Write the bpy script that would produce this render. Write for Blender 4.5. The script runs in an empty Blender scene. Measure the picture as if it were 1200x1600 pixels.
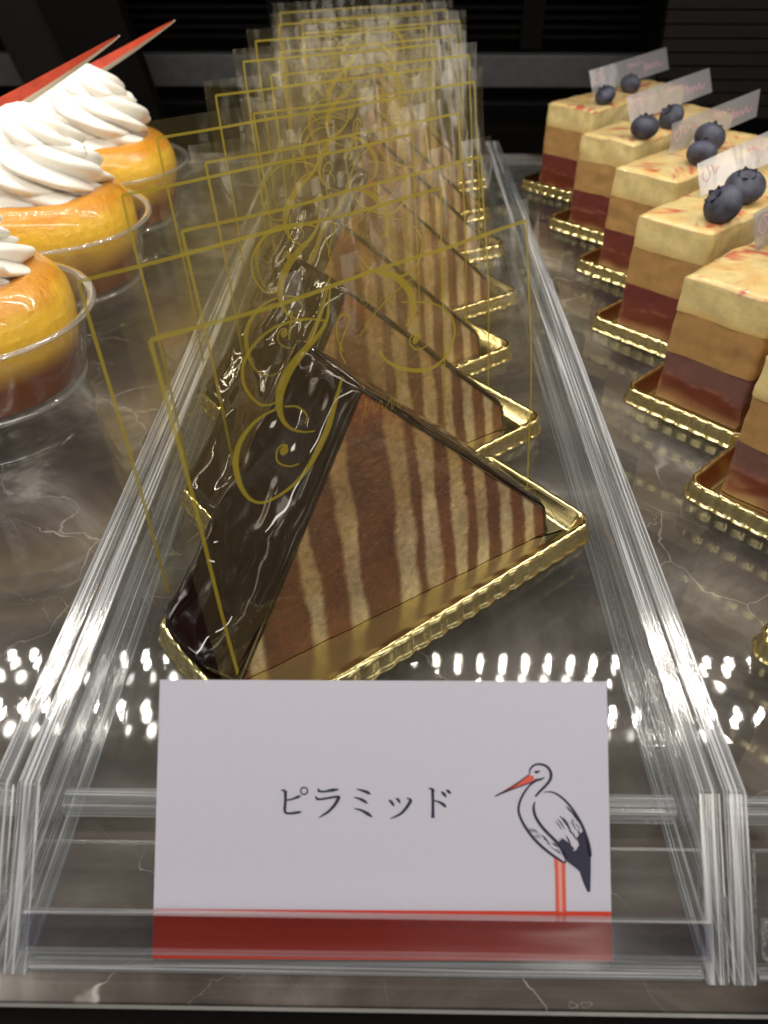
import bpy, math, random
import numpy as np
from mathutils import Vector, Matrix, noise

S = 0.01          # everything below is written in centimetres
FL = 1.3          # height of the acrylic shelf top above the marble
PI = math.pi
TILT = 46        # slope of the card and its rest
rad = math.radians
scn = bpy.context.scene
COL = scn.collection

# ------------------------------------------------------------------ camera, light, exposure
cam_d = bpy.data.cameras.new('camera'); cam = bpy.data.objects.new('camera', cam_d); COL.objects.link(cam)
R = Matrix(((0.99990221, -0.00882777, 0.0108458), (0.01398431, 0.63120078, -0.7754934), (0.0, 0.77556924, 0.63126251)))
# camera looks along -Z; columns of the matrix are the camera axes in world space
cam.matrix_world = Matrix.Translation((0, 0, (15 + FL) * S)) @ R.to_4x4()
cam_d.sensor_fit = 'VERTICAL'; cam_d.sensor_height = 32; cam_d.lens = 24.4
cam_d.clip_start = 0.005; cam_d.clip_end = 50
cam_d.dof.use_dof = True; cam_d.dof.focus_distance = 0.21; cam_d.dof.aperture_fstop = 17
scn.camera = cam

w = bpy.data.worlds.new('World'); scn.world = w; w.use_nodes = True
bg = w.node_tree.nodes['Background']
bg.inputs[0].default_value = (1.0, 0.95, 0.88, 1); bg.inputs[1].default_value = 0.9
nt_ = w.node_tree; tc_ = nt_.nodes.new('ShaderNodeTexCoord'); ns_ = nt_.nodes.new('ShaderNodeTexNoise'); ns_.inputs['Scale'].default_value = 3.2; ns_.inputs['Detail'].default_value = 3
cr_ = nt_.nodes.new('ShaderNodeValToRGB'); e_ = cr_.color_ramp.elements
e_[0].position = .42; e_[0].color = (.045, .042, .038, 1); e_[1].position = .53; e_[1].color = (.14, .13, .115, 1)
x_ = e_.new(.60); x_.color = (.55, .52, .48, 1); x_ = e_.new(.655); x_.color = (4.0, 3.7, 3.3, 1)
nt_.links.new(tc_.outputs['Generated'], ns_.inputs['Vector']); nt_.links.new(ns_.outputs[0], cr_.inputs[0]); nt_.links.new(cr_.outputs[0], bg.inputs[0])
LED_STRENGTH = 290
# second real lamp of the case: a diffused LED tube under the front top edge
al = bpy.data.lights.new('front_tube_lamp', 'AREA'); al.shape = 'RECTANGLE'; al.size = 1.1; al.size_y = .025; al.energy = 1.7; al.color = (1, .95, .88)
alo = bpy.data.objects.new('front_tube_lamp', al); COL.objects.link(alo)
alo.location = (0, .03, .36); alo.rotation_euler = (math.radians(22), 0, 0)
scn.view_settings.view_transform = 'Standard'; scn.view_settings.look = 'None'
scn.view_settings.exposure = 0.0; scn.view_settings.gamma = 1.0; scn.view_settings.use_curve_mapping = False
scn.render.engine = 'CYCLES'
cy = scn.cycles
cy.max_bounces = 16; cy.diffuse_bounces = 3; cy.glossy_bounces = 8; cy.transmission_bounces = 16
cy.transparent_max_bounces = 80; cy.caustics_reflective = True; cy.caustics_refractive = False
cy.sample_clamp_indirect = 4.0; cy.blur_glossy = 0.5; cy.use_denoising = True; cy.use_light_tree = True

# ------------------------------------------------------------------ helpers
def W(x, y, z=0.0):
    return Vector((x * S, y * S, (z + FL) * S))

def tag(o, label=None, cat=None, group=None, kind=None):
    if label: o['label'] = label
    if cat: o['category'] = cat
    if group: o['group'] = group
    if kind: o['kind'] = kind
    return o

def empty(name, loc, rz=0.0):
    o = bpy.data.objects.new(name, None); COL.objects.link(o)
    o.location = loc; o.rotation_euler = (0, 0, rz); o.empty_display_size = 0.01
    return o

def mesh_obj(name, verts, faces, mat, parent=None, loc=None, smooth=False, fmats=None, colors=None, autosmooth=None):
    me = bpy.data.meshes.new(name)
    me.from_pydata([tuple(np.array(v) * S) for v in verts] if not isinstance(verts, np.ndarray) else (verts * S).tolist(), [], faces)
    mats = mat if isinstance(mat, (list, tuple)) else [mat]
    for m in mats: me.materials.append(m)
    if fmats is not None: me.polygons.foreach_set('material_index', fmats)
    if smooth: me.polygons.foreach_set('use_smooth', [True] * len(me.polygons))
    if colors is not None:
        a = me.color_attributes.new('col', 'FLOAT_COLOR', 'POINT')
        c = np.ones((len(me.vertices), 4), dtype=np.float32); c[:, :3] = np.array(colors)
        a.data.foreach_set('color', c.ravel())
    me.update()
    o = bpy.data.objects.new(name, me); COL.objects.link(o)
    if parent: o.parent = parent
    if loc is not None: o.location = loc
    if autosmooth:
        me.polygons.foreach_set('use_smooth', [True] * len(me.polygons))
        for e in me.edges: pass
        try: me.set_sharp_from_angle(angle=rad(autosmooth))
        except Exception: pass
    return o

class MB:
    def __init__(s): s.v = []; s.f = []; s.m = []
    def add(s, vs, fs, m=0):
        n = len(s.v); s.v += [tuple(v) for v in vs]; s.f += [tuple(i + n for i in f) for f in fs]; s.m += [m] * len(fs)
    def box(s, x0, x1, y0, y1, z0, z1, m=0):
        s.add([(x0,y0,z0),(x1,y0,z0),(x1,y1,z0),(x0,y1,z0),(x0,y0,z1),(x1,y0,z1),(x1,y1,z1),(x0,y1,z1)],
              [(0,3,2,1),(4,5,6,7),(0,1,5,4),(1,2,6,5),(2,3,7,6),(3,0,4,7)], m)
    def prism(s, poly, x0, x1, m=0, me=None):   # poly in (y,z) extruded along x
        n = len(poly)
        vs = [(x0, p[0], p[1]) for p in poly] + [(x1, p[0], p[1]) for p in poly]
        s.add(vs, [tuple(range(n))[::-1], tuple(range(n, 2 * n))], m)
        fs = []; k0 = len(s.v) - 2 * n
        for i in range(n):
            j = (i + 1) % n; fs.append((i, j, n + j, n + i))
        s.f += [tuple(i + k0 for i in f) for f in fs]
        s.m += [(m if me is None else me[i % len(me)]) for i in range(n)]
    def obj(s, name, mat, parent=None, loc=None, bevel=0, **k):
        o = mesh_obj(name, s.v, s.f, mat, parent, loc, fmats=s.m, **k)
        if bevel:
            b = o.modifiers.new('b', 'BEVEL'); b.width = bevel * S; b.segments = 2; b.limit_method = 'ANGLE'
        return o

def copy_tree(o, parent=None):
    c = o.copy(); COL.objects.link(c)
    if parent: c.parent = parent
    for ch in [x for x in COL.objects if x.parent == o]: copy_tree(ch, c)
    return c

def catmull(pts, n=10, closed=False):
    P = [np.array(p, float) for p in pts]; out = []
    if closed: Q = [P[-1]] + P + [P[0], P[1]]
    else: Q = [2 * P[0] - P[1]] + P + [2 * P[-1] - P[-2]]
    for i in range(1, len(Q) - 2):
        a, b, c, d = Q[i-1:i+3]
        for k in range(n):
            t = k / n
            out.append(.5 * ((2*b) + (-a+c)*t + (2*a-5*b+4*c-d)*t*t + (-a+3*b-3*c+d)*t**3))
    if not closed: out.append(P[-1])
    return np.array(out)

def ribbon(mb, pts, width, frame, n=8, m=0, smooth=True):
    """flat stroke; width = number or list of widths along it; frame(u, v) -> 3D"""
    p = catmull(pts, n) if smooth and len(pts) > 2 else np.array(pts, float)
    N = len(p)
    if isinstance(width, (int, float)): ww = np.full(N, width)
    else: ww = np.interp(np.linspace(0, 1, N), np.linspace(0, 1, len(width)), width)
    t = np.gradient(p, axis=0); L = np.hypot(t[:, 0], t[:, 1]) + 1e-9
    nx, ny = -t[:, 1] / L, t[:, 0] / L
    vs = []
    for i in range(N):
        for sg in (1, -1):
            vs.append(frame(p[i, 0] + sg * nx[i] * ww[i] / 2, p[i, 1] + sg * ny[i] * ww[i] / 2))
    mb.add(vs, [(2*i, 2*i+1, 2*i+3, 2*i+2) for i in range(N - 1)], m)

def disc2(mb, c, r, frame, m=0, n=20, rin=0):
    if rin:
        vs = []
        for i in range(n):
            a = 2*PI*i/n; vs += [frame(c[0]+r*math.cos(a), c[1]+r*math.sin(a)), frame(c[0]+rin*math.cos(a), c[1]+rin*math.sin(a))]
        mb.add(vs, [(2*i, (2*i+2) % (2*n), (2*i+3) % (2*n), 2*i+1) for i in range(n)], m)
    else:
        mb.add([frame(c[0]+r*math.cos(2*PI*i/n), c[1]+r*math.sin(2*PI*i/n)) for i in range(n)], [tuple(range(n))], m)

# ------------------------------------------------------------------ materials
def newmat(name):
    m = bpy.data.materials.new(name); m.use_nodes = True
    nt = m.node_tree; nt.nodes.clear()
    out = nt.nodes.new('ShaderNodeOutputMaterial')
    return m, nt, out

def node(nt, t, **k):
    n = nt.nodes.new(t)
    for a, b in k.items():
        if a.startswith('i_'):
            key = a[2:].replace('_', ' ')
            n.inputs[key].default_value = b
        else: setattr(n, a, b)
    return n

def princ(nt, color=(.8,.8,.8), rough=.5, metal=0, ior=1.5, sss=0, coat=0, **k):
    p = nt.nodes.new('ShaderNodeBsdfPrincipled')
    p.inputs['Base Color'].default_value = (*color, 1); p.inputs['Roughness'].default_value = rough
    p.inputs['Metallic'].default_value = metal; p.inputs['IOR'].default_value = ior
    if sss:
        p.inputs['Subsurface Weight'].default_value = sss; p.inputs['Subsurface Scale'].default_value = 0.003
        p.inputs['Subsurface Radius'].default_value = (1, .7, .4)
    if coat: p.inputs['Coat Weight'].default_value = coat; p.inputs['Coat Roughness'].default_value = .04
    return p

def tex(nt, kind, scale, detail=4, rough=.55, coord='Object', dist=0, stretch=None):
    tc = nt.nodes.new('ShaderNodeTexCoord'); mp = nt.nodes.new('ShaderNodeMapping')
    nt.links.new(tc.outputs[coord], mp.inputs[0])
    if stretch: mp.inputs['Scale'].default_value = stretch
    n = nt.nodes.new(kind); nt.links.new(mp.outputs[0], n.inputs['Vector'])
    n.inputs['Scale'].default_value = scale
    if kind == 'ShaderNodeTexNoise':
        n.inputs['Detail'].default_value = detail; n.inputs['Roughness'].default_value = rough; n.inputs['Distortion'].default_value = dist
    return n

def ramp(nt, src, stops, interp='LINEAR'):
    r = nt.nodes.new('ShaderNodeValToRGB'); r.color_ramp.interpolation = interp
    e = r.color_ramp.elements
    while len(e) < len(stops): e.new(.5)
    for i, (p, c) in enumerate(stops):
        e[i].position = p; e[i].color = (*c, 1) if len(c) == 3 else c
    nt.links.new(src, r.inputs[0]); return r

def bump(nt, src, strength, dist=.001):
    b = nt.nodes.new('ShaderNodeBump'); b.inputs['Strength'].default_value = strength; b.inputs['Distance'].default_value = dist
    nt.links.new(src, b.inputs['Height']); return b

def simple(name, color, rough=.5, metal=0, nscale=0, nstr=.2, ndist=.0005, var=0, **k):
    m, nt, out = newmat(name); p = princ(nt, color, rough, metal, **k)
    if nscale:
        n = tex(nt, 'ShaderNodeTexNoise', nscale, 6)
        b = bump(nt, n.outputs[0], nstr, ndist); nt.links.new(b.outputs[0], p.inputs['Normal'])
        if var:
            c0 = tuple(max(0, c * (1 - var)) for c in color); c1 = tuple(min(1, c * (1 + var)) for c in color)
            r = ramp(nt, n.outputs[0], [(.3, c0), (.7, c1)]); nt.links.new(r.outputs[0], p.inputs['Base Color'])
    nt.links.new(p.outputs[0], out.inputs[0]); return m

def vcol(name, rough=.6, sss=0, nscale=900, nstr=.5, ndist=.0006, var=.25, coat=0, mult_noise=600):
    """colour attribute (albedo pattern) times a fine noise"""
    m, nt, out = newmat(name); p = princ(nt, (1,1,1), rough, 0, sss=sss, coat=coat)
    a = nt.nodes.new('ShaderNodeVertexColor'); a.layer_name = 'col'
    n = tex(nt, 'ShaderNodeTexNoise', mult_noise, 6, .65)
    r = ramp(nt, n.outputs[0], [(.3, (1-var,)*3), (.7, (1+var,)*3)])
    mx = nt.nodes.new('ShaderNodeMix'); mx.data_type = 'RGBA'; mx.blend_type = 'MULTIPLY'; mx.inputs[0].default_value = 1
    nt.links.new(a.outputs[0], mx.inputs[6]); nt.links.new(r.outputs[0], mx.inputs[7])
    nt.links.new(mx.outputs[2], p.inputs['Base Color'])
    n2 = tex(nt, 'ShaderNodeTexNoise', nscale, 5, .6)
    b = bump(nt, n2.outputs[0], nstr, ndist); nt.links.new(b.outputs[0], p.inputs['Normal'])
    nt.links.new(p.outputs[0], out.inputs[0]); return m

def thin_clear(name, tint=(1,1,1), milky=.03, milk_col=(.8,.8,.8), rough=.02, ior=1.5, nscale=0, nstr=0, ndist=.001, gain=1.0, stretch=None, light_streak=None):
    """thin clear sheet: fresnel mirror over see-through, with a trace of milkiness"""
    m, nt, out = newmat(name)
    tr = node(nt, 'ShaderNodeBsdfTransparent'); tr.inputs[0].default_value = (*tint, 1)
    gl = node(nt, 'ShaderNodeBsdfGlossy'); gl.inputs['Roughness'].default_value = rough; gl.inputs[0].default_value = (1,1,1,1)
    df = node(nt, 'ShaderNodeBsdfDiffuse'); df.inputs[0].default_value = (*milk_col, 1)
    tl = node(nt, 'ShaderNodeBsdfTranslucent'); tl.inputs[0].default_value = (*milk_col, 1)
    dm = node(nt, 'ShaderNodeMixShader'); dm.inputs[0].default_value = .5
    nt.links.new(df.outputs[0], dm.inputs[1]); nt.links.new(tl.outputs[0], dm.inputs[2])
    fr = node(nt, 'ShaderNodeFresnel')
    ge = node(nt, 'ShaderNodeNewGeometry'); im = node(nt, 'ShaderNodeMix'); im.data_type = 'FLOAT'
    im.inputs[2].default_value = ior; im.inputs[3].default_value = 1 / ior      # both sides of a sheet mirror alike
    nt.links.new(ge.outputs['Backfacing'], im.inputs[0]); nt.links.new(im.outputs[0], fr.inputs[0])
    ml = node(nt, 'ShaderNodeMath', operation='MULTIPLY', use_clamp=True); ml.inputs[1].default_value = gain
    nt.links.new(fr.outputs[0], ml.inputs[0])
    m1 = node(nt, 'ShaderNodeMixShader'); m1.inputs[0].default_value = milky
    nt.links.new(tr.outputs[0], m1.inputs[1]); nt.links.new(dm.outputs[0], m1.inputs[2])
    if light_streak:       # long bright lines painted in, standing for light refracted in the plate
        sn_ = tex(nt, 'ShaderNodeTexNoise', light_streak[0], 3, .6, stretch=light_streak[1]); sr_ = ramp(nt, sn_.outputs[0], [(.44, (milky*.4,)*3), (.56, (milky,)*3), (.61, (light_streak[2],)*3), (.66, (milky*.8,)*3)])
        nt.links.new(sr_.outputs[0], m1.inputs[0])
    m2 = node(nt, 'ShaderNodeMixShader'); nt.links.new(ml.outputs[0], m2.inputs[0])
    nt.links.new(m1.outputs[0], m2.inputs[1]); nt.links.new(gl.outputs[0], m2.inputs[2])
    if nscale:
        n = tex(nt, 'ShaderNodeTexNoise', nscale, 3, .5, stretch=stretch)
        b = bump(nt, n.outputs[0], nstr, ndist)
        nt.links.new(b.outputs[0], gl.inputs['Normal']); nt.links.new(b.outputs[0], fr.inputs['Normal'])
    nt.links.new(m2.outputs[0], out.inputs[0]); return m

def glass(name, col=(.97,.98,.97), rough=0.0):
    m, nt, out = newmat(name)
    g = node(nt, 'ShaderNodeBsdfGlass'); g.inputs['Color'].default_value = (*col, 1)
    g.inputs['Roughness'].default_value = rough; g.inputs['IOR'].default_value = 1.49
    n = tex(nt, 'ShaderNodeTexNoise', 60, 3); b = bump(nt, n.outputs[0], .06, .001); nt.links.new(b.outputs[0], g.inputs['Normal'])
    df = node(nt, 'ShaderNodeBsdfDiffuse'); df.inputs[0].default_value = (.8,.82,.84,1)
    tl = node(nt, 'ShaderNodeBsdfTransparent')
    m0 = node(nt, 'ShaderNodeMixShader'); m0.inputs[0].default_value = .12; nt.links.new(g.outputs[0], m0.inputs[1]); nt.links.new(tl.outputs[0], m0.inputs[2])
    m1 = node(nt, 'ShaderNodeMixShader'); m1.inputs[0].default_value = .025; nt.links.new(m0.outputs[0], m1.inputs[1]); nt.links.new(df.outputs[0], m1.inputs[2])
    nt.links.new(m1.outputs[0], out.inputs[0]); return m

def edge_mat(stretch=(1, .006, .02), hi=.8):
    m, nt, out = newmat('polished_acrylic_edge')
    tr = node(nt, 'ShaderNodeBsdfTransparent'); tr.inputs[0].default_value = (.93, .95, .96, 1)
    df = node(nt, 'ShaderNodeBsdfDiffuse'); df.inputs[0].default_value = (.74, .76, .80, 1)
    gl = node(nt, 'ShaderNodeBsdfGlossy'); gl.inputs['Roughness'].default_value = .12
    n = tex(nt, 'ShaderNodeTexNoise', 520, 3, .6, stretch=stretch); r = ramp(nt, n.outputs[0], [(.40, (.03,)*3), (.50, (.15,)*3), (.56, (hi,)*3), (.60, (.08,)*3), (.70, (.30,)*3)])  # streak ramp paints in the bright lines of light refracted along the edge
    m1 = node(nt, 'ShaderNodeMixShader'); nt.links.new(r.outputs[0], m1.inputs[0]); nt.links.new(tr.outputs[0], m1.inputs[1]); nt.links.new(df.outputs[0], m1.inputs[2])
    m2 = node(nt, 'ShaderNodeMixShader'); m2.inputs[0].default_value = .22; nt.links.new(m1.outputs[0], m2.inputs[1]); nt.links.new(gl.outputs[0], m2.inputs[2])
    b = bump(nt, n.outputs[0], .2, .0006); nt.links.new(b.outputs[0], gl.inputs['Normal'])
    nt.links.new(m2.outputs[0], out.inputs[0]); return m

def marble_mat():
    m, nt, out = newmat('polished_marble')
    p = princ(nt, (.1,.09,.08), .045, 0, ior=1.6)
    big = tex(nt, 'ShaderNodeTexNoise', 13, 8, .62, dist=.8)
    base = ramp(nt, big.outputs[0], [(.30, (.038,.031,.027)), (.45, (.090,.076,.067)), (.54, (.15,.132,.12)), (.60, (.24,.22,.205)), (.64, (.42,.39,.37))])
    # veins
    tc = node(nt, 'ShaderNodeTexCoord'); wn = node(nt, 'ShaderNodeTexNoise'); wn.inputs['Scale'].default_value = 14; wn.inputs['Detail'].default_value = 6
    nt.links.new(tc.outputs['Object'], wn.inputs['Vector'])
    sub = node(nt, 'ShaderNodeVectorMath', operation='SUBTRACT'); sub.inputs[1].default_value = (.5,.5,.5); nt.links.new(wn.outputs['Color'], sub.inputs[0])
    scl = node(nt, 'ShaderNodeVectorMath', operation='SCALE'); scl.inputs['Scale'].default_value = .07; nt.links.new(sub.outputs[0], scl.inputs[0])
    add = node(nt, 'ShaderNodeVectorMath', operation='ADD'); nt.links.new(tc.outputs['Object'], add.inputs[0]); nt.links.new(scl.outputs[0], add.inputs[1])
    cur = base.outputs[0]
    for sc, wd, amt, ms in ((8, .07, .7, 9), (21, .018, .5, 14)):
        v = node(nt, 'ShaderNodeTexVoronoi', feature='DISTANCE_TO_EDGE'); v.inputs['Scale'].default_value = sc
        nt.links.new(add.outputs[0], v.inputs['Vector'])
        mk = tex(nt, 'ShaderNodeTexNoise', ms, 3)
        mr = ramp(nt, mk.outputs[0], [(.50, (0,0,0)), (.66, (1,1,1))])
        wv = node(nt, 'ShaderNodeMath', operation='MULTIPLY'); wv.operation = 'MULTIPLY_ADD'; wv.inputs[1].default_value = wd; wv.inputs[2].default_value = .0006; nt.links.new(mr.outputs[0], wv.inputs[0])
        dv = node(nt, 'ShaderNodeMath', operation='DIVIDE', use_clamp=True); nt.links.new(v.outputs['Distance'], dv.inputs[0]); nt.links.new(wv.outputs[0], dv.inputs[1])
        iv = node(nt, 'ShaderNodeMath', operation='SUBTRACT', use_clamp=True); iv.inputs[0].default_value = 1; nt.links.new(dv.outputs[0], iv.inputs[1])
        am = node(nt, 'ShaderNodeMath', operation='MULTIPLY'); am.inputs[1].default_value = amt; nt.links.new(iv.outputs[0], am.inputs[0])
        mx = nt.nodes.new('ShaderNodeMix'); mx.data_type = 'RGBA'; nt.links.new(am.outputs[0], mx.inputs[0])
        nt.links.new(cur, mx.inputs[6]); mx.inputs[7].default_value = (.60,.56,.53,1); cur = mx.outputs[2]
    nt.links.new(cur, p.inputs['Base Color'])
    n2 = tex(nt, 'ShaderNodeTexNoise', 30, 2); b = bump(nt, n2.outputs[0], .04, .001); nt.links.new(b.outputs[0], p.inputs['Normal'])
    nt.links.new(p.outputs[0], out.inputs[0]); return m

M = {}
M['marble'] = marble_mat()
M['black'] = simple('black_case_metal', (.004,.0035,.0033), .7, ior=1.12, nscale=300, nstr=.1)
M['darkgrey'] = simple('dark_grey_metal', (.004,.004,.0045), .6, ior=1.2, nscale=200, nstr=.1)
M['steel'] = simple('brushed_steel_strip', (.35,.34,.33), .3, 1, nscale=200, nstr=.1)
M['midgrey'] = simple('grey_rail_metal', (.052,.052,.055), .5, ior=1.3, nscale=150, nstr=.1, var=.15)
M['brownpanel'] = simple('brown_black_panel', (.008,.006,.0055), .5, ior=1.2, nscale=120, nstr=.05, var=.1)
M['acrylic'] = glass('clear_acrylic')
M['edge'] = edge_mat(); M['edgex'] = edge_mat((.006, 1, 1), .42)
M['acrylic_side'] = thin_clear('clear_acrylic_plate', (.965,.97,.975), .035, (.75,.78,.82), .05, 1.49, nscale=60, nstr=.7, ndist=.001, gain=1.3, stretch=(1,.05,.6), light_streak=(230, (1, .006, 1), .42))
M['acrylic_thin'] = thin_clear('clear_acrylic_sheet', (.985,.99,.985), .02, (.75,.77,.78), .035, 1.49, nscale=12, nstr=.05)
M['lip'] = thin_clear('smoky_card_lip', (.72,.72,.76), .0, (.5,.52,.6), .08, 1.49, nscale=50, nstr=.4, stretch=(.1,1,1))
M['film'] = thin_clear('clear_film', (.978,.962,.905), .032, (.82,.67,.30), .05, 1.42, nscale=22, nstr=1.0, ndist=.005, gain=1.0, stretch=(1, 1, .35))
M['cup'] = thin_clear('clear_cup_plastic', (.97,.97,.97), .025, (.8,.8,.8), .03, 1.5, nscale=40, nstr=.3, gain=1.8)
M['cuprim'] = thin_clear('clear_cup_rim', (.93,.93,.93), .20, (.8,.8,.8), .05, 1.5, gain=2.2)
M['label'] = thin_clear('clear_label_plastic', (.93,.93,.97), .50, (.75,.75,.82), .07, 1.5, gain=2.5, nscale=30, nstr=.35)
m, nt, out = newmat('gold_print'); p = princ(nt, (.34,.265,.012), .45); tr_ = node(nt, 'ShaderNodeBsdfTransparent'); mx_ = node(nt, 'ShaderNodeMixShader'); mx_.inputs[0].default_value = .70
nt.links.new(tr_.outputs[0], mx_.inputs[1]); nt.links.new(p.outputs[0], mx_.inputs[2]); nt.links.new(mx_.outputs[0], out.inputs[0]); M['goldprint'] = m
M['pinkprint'] = simple('pink_print', (.80,.40,.50), .5)
M['gold'] = None
m, nt, out = newmat('gold_foil'); p = princ(nt, (.76,.65,.32), .18, 1)
n = tex(nt, 'ShaderNodeTexNoise', 60, 2); b = bump(nt, n.outputs[0], .12, .0006); nt.links.new(b.outputs[0], p.inputs['Normal'])
nt.links.new(p.outputs[0], out.inputs[0]); M['gold'] = m
M['choc'] = None
m, nt, out = newmat('glossy_chocolate_glaze'); p = princ(nt, (.009,.0035,.0028), .04, 0, ior=1.45, coat=.0)
n = tex(nt, 'ShaderNodeTexNoise', 28, 1.5, .4, dist=.3); b = bump(nt, n.outputs[0], .9, .0065); nt.links.new(b.outputs[0], p.inputs['Normal'])
nt.links.new(p.outputs[0], out.inputs[0]); M['choc'] = m
M['slice'] = vcol('layered_slice', .55, 0, 700, .8, .0008, .30, mult_noise=520)
M['sponge'] = vcol('sponge', .36, .15, 500, .3, .0007, .12, mult_noise=260, coat=.45)
M['mousse'] = vcol('mousse_layer', .38, 0, 700, .25, .0004, .12, mult_noise=300)
M['baba'] = vcol('soaked_cake', .26, .2, 380, .7, .0009, .07, coat=.7, mult_noise=300)
M['cream'] = simple('whipped_cream', (.93,.90,.83), .42, nscale=260, nstr=.12, ndist=.0006, sss=.35)
M['berry'] = simple('blueberry_skin', (.045,.048,.075), .6, nscale=110, nstr=.25, var=.75)
M['berrydark'] = simple('blueberry_crown', (.012,.010,.016), .6, nscale=400, nstr=.3)
M['red'] = simple('red_chocolate', (.46,.050,.018), .35, nscale=120, nstr=.2, var=.25)
M['whitechoc'] = simple('white_chocolate', (.72,.66,.54), .35, nscale=100, nstr=.1)
M['card'] = simple('white_card', (.53,.52,.61), .35, nscale=900, nstr=.0, var=.015)
M['cardred'] = simple('card_red_ink', (.62,.05,.022), .35)
M['cardscript'] = simple('card_script_ink', (.40,.06,.045), .4)
M['ink'] = simple('navy_ink', (.022,.022,.050), .5)
M['redink'] = simple('red_ink', (.62,.10,.07), .5)
M['pinkink'] = simple('pink_ink', (.66,.30,.26), .5)
me_, nt, out = newmat('led_diode'); e = node(nt, 'ShaderNodeEmission'); e.inputs[0].default_value = (1, .93, .83, 1); e.inputs[1].default_value = LED_STRENGTH
nt.links.new(e.outputs[0], out.inputs[0]); M['led'] = me_

# ------------------------------------------------------------------ the setting: marble, case
mb = MB(); mb.box(-90, 90, 5.45, 63.2, -3.3, -1.3)
o = mb.obj('marble_floor', M['marble'], loc=(0, 0, FL*S), bevel=.08); tag(o, kind='structure')
t = empty('case_front_sill', W(0, 4.0, -1.6)); tag(t, 'dark metal sill with a thin bright edge in front of the marble', 'sill')
mb = MB(); mb.box(-90, 90, -6, 1.36, -6, .12); mb.obj('sill_body', M['black'], t)
mb = MB(); mb.box(-90, 90, 1.365, 1.43, -1.5, .26); mb.obj('edge_strip', M['steel'], t)
t = empty('case_back_wall', W(0, 66, -1.3)); tag(t, 'black back wall of the display case with dark louvre slats and a grey rail', 'case wall')
mb = MB(); mb.box(-90, 90, 4, 5, -6, 34); mb.obj('back_panel', M['black'], t)
mb = MB()
for i in range(9): mb.box(-21, 18, 1.6, 3.2, 6.9 + i * .62, 7.15 + i * .62)
mb.obj('louvre_grille', M['black'], t)
mb = MB(); mb.box(-90, 90, .2, 1.5, 3.9, 6.05); mb.obj('grey_rail', M['midgrey'], t, bevel=.1)
mb = MB(); mb.box(-90, 90, -.6, .1, 2.85, 3.1); mb.box(-90, 90, 0.3, 3.0, 12.6, 14.2); mb.obj('ledge', M['darkgrey'], t)
mb = MB()
for x in (-9.5, 9.2): mb.box(x, x + 1.6, 1.3, 1.58, 6.3, 12.3)
mb.obj('louvre_bracket', M['black'], t)
# slanted dark post at the left, brown slatted panel at the right
t = empty('case_post', W(-20, 60, -1.3)); tag(t, 'slanted black upright post in the back left corner of the case', 'post')
mb = MB()
vs = [(-4.6, 0, 14), (.9, 0, 14), (4.1, 0, 0), (-.6, 0, 0)]; vs2 = [(a, 1.6, c) for a, b_, c in vs]
mb.add(vs + vs2, [(0,3,2,1), (4,5,6,7), (0,1,5,4), (1,2,6,5), (2,3,7,6), (3,0,4,7)]); mb.obj('post_body', M['black'], t, bevel=.1)
mb = MB(); mb.add([(-8.2, .5, 14), (-4.7, .5, 14), (-.7, .5, 0), (-4.6, .5, 0), (-8.2, 1.2, 14), (-4.7, 1.2, 14), (-.7, 1.2, 0), (-4.6, 1.2, 0)],
   [(0,3,2,1), (4,5,6,7), (0,1,5,4), (1,2,6,5), (2,3,7,6), (3,0,4,7)]); mb.obj('brown_flange', M['brownpanel'], t)
t = empty('slatted_side_panel', W(18.2, 61, -1.3)); tag(t, 'dark brown slatted panel at the back right behind the layered cakes', 'panel')
mb = MB()
for i in range(16): mb.box(0 - i * .05, 40, 0, .8, 3 + i * .82, 3.72 + i * .82)
mb.obj('slat', M['brownpanel'], t)
t = empty('case_top_shelf', W(0, 45, 30.6)); tag(t, 'dark underside of the shelf above the display', 'shelf')
mb = MB(); mb.box(-90, 90, -15, 25, 0, 1); mb.obj('shelf_board', M['black'], t)
for (y, z, nm) in ((38.1, 30.0, 'rear'), (32.5, 28.6, 'front')):
    t = empty('led_strip', W(0, y, z)); tag(t, 'row of white LED lamps under the shelf, the %s one of two' % nm, 'led strip', 'led strips under the shelf')
    mb = MB(); mb.box(-50, 50, -.5, .5, .12, .45); mb.box(-50, 50, -.06, .06, .44, 30.6 - z + .001 if z < 30 else .6); mb.obj('housing', M['darkgrey'], t)
    mb = MB()
    for i in range(-29, 30):
        mb.add([(i*1.667 + .12*math.cos(a), .50*math.sin(a), .1) for a in [k*PI/6 for k in range(12)]], [tuple(range(12))[::-1]])
    mb.obj('diodes', M['led'], t)

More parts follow.
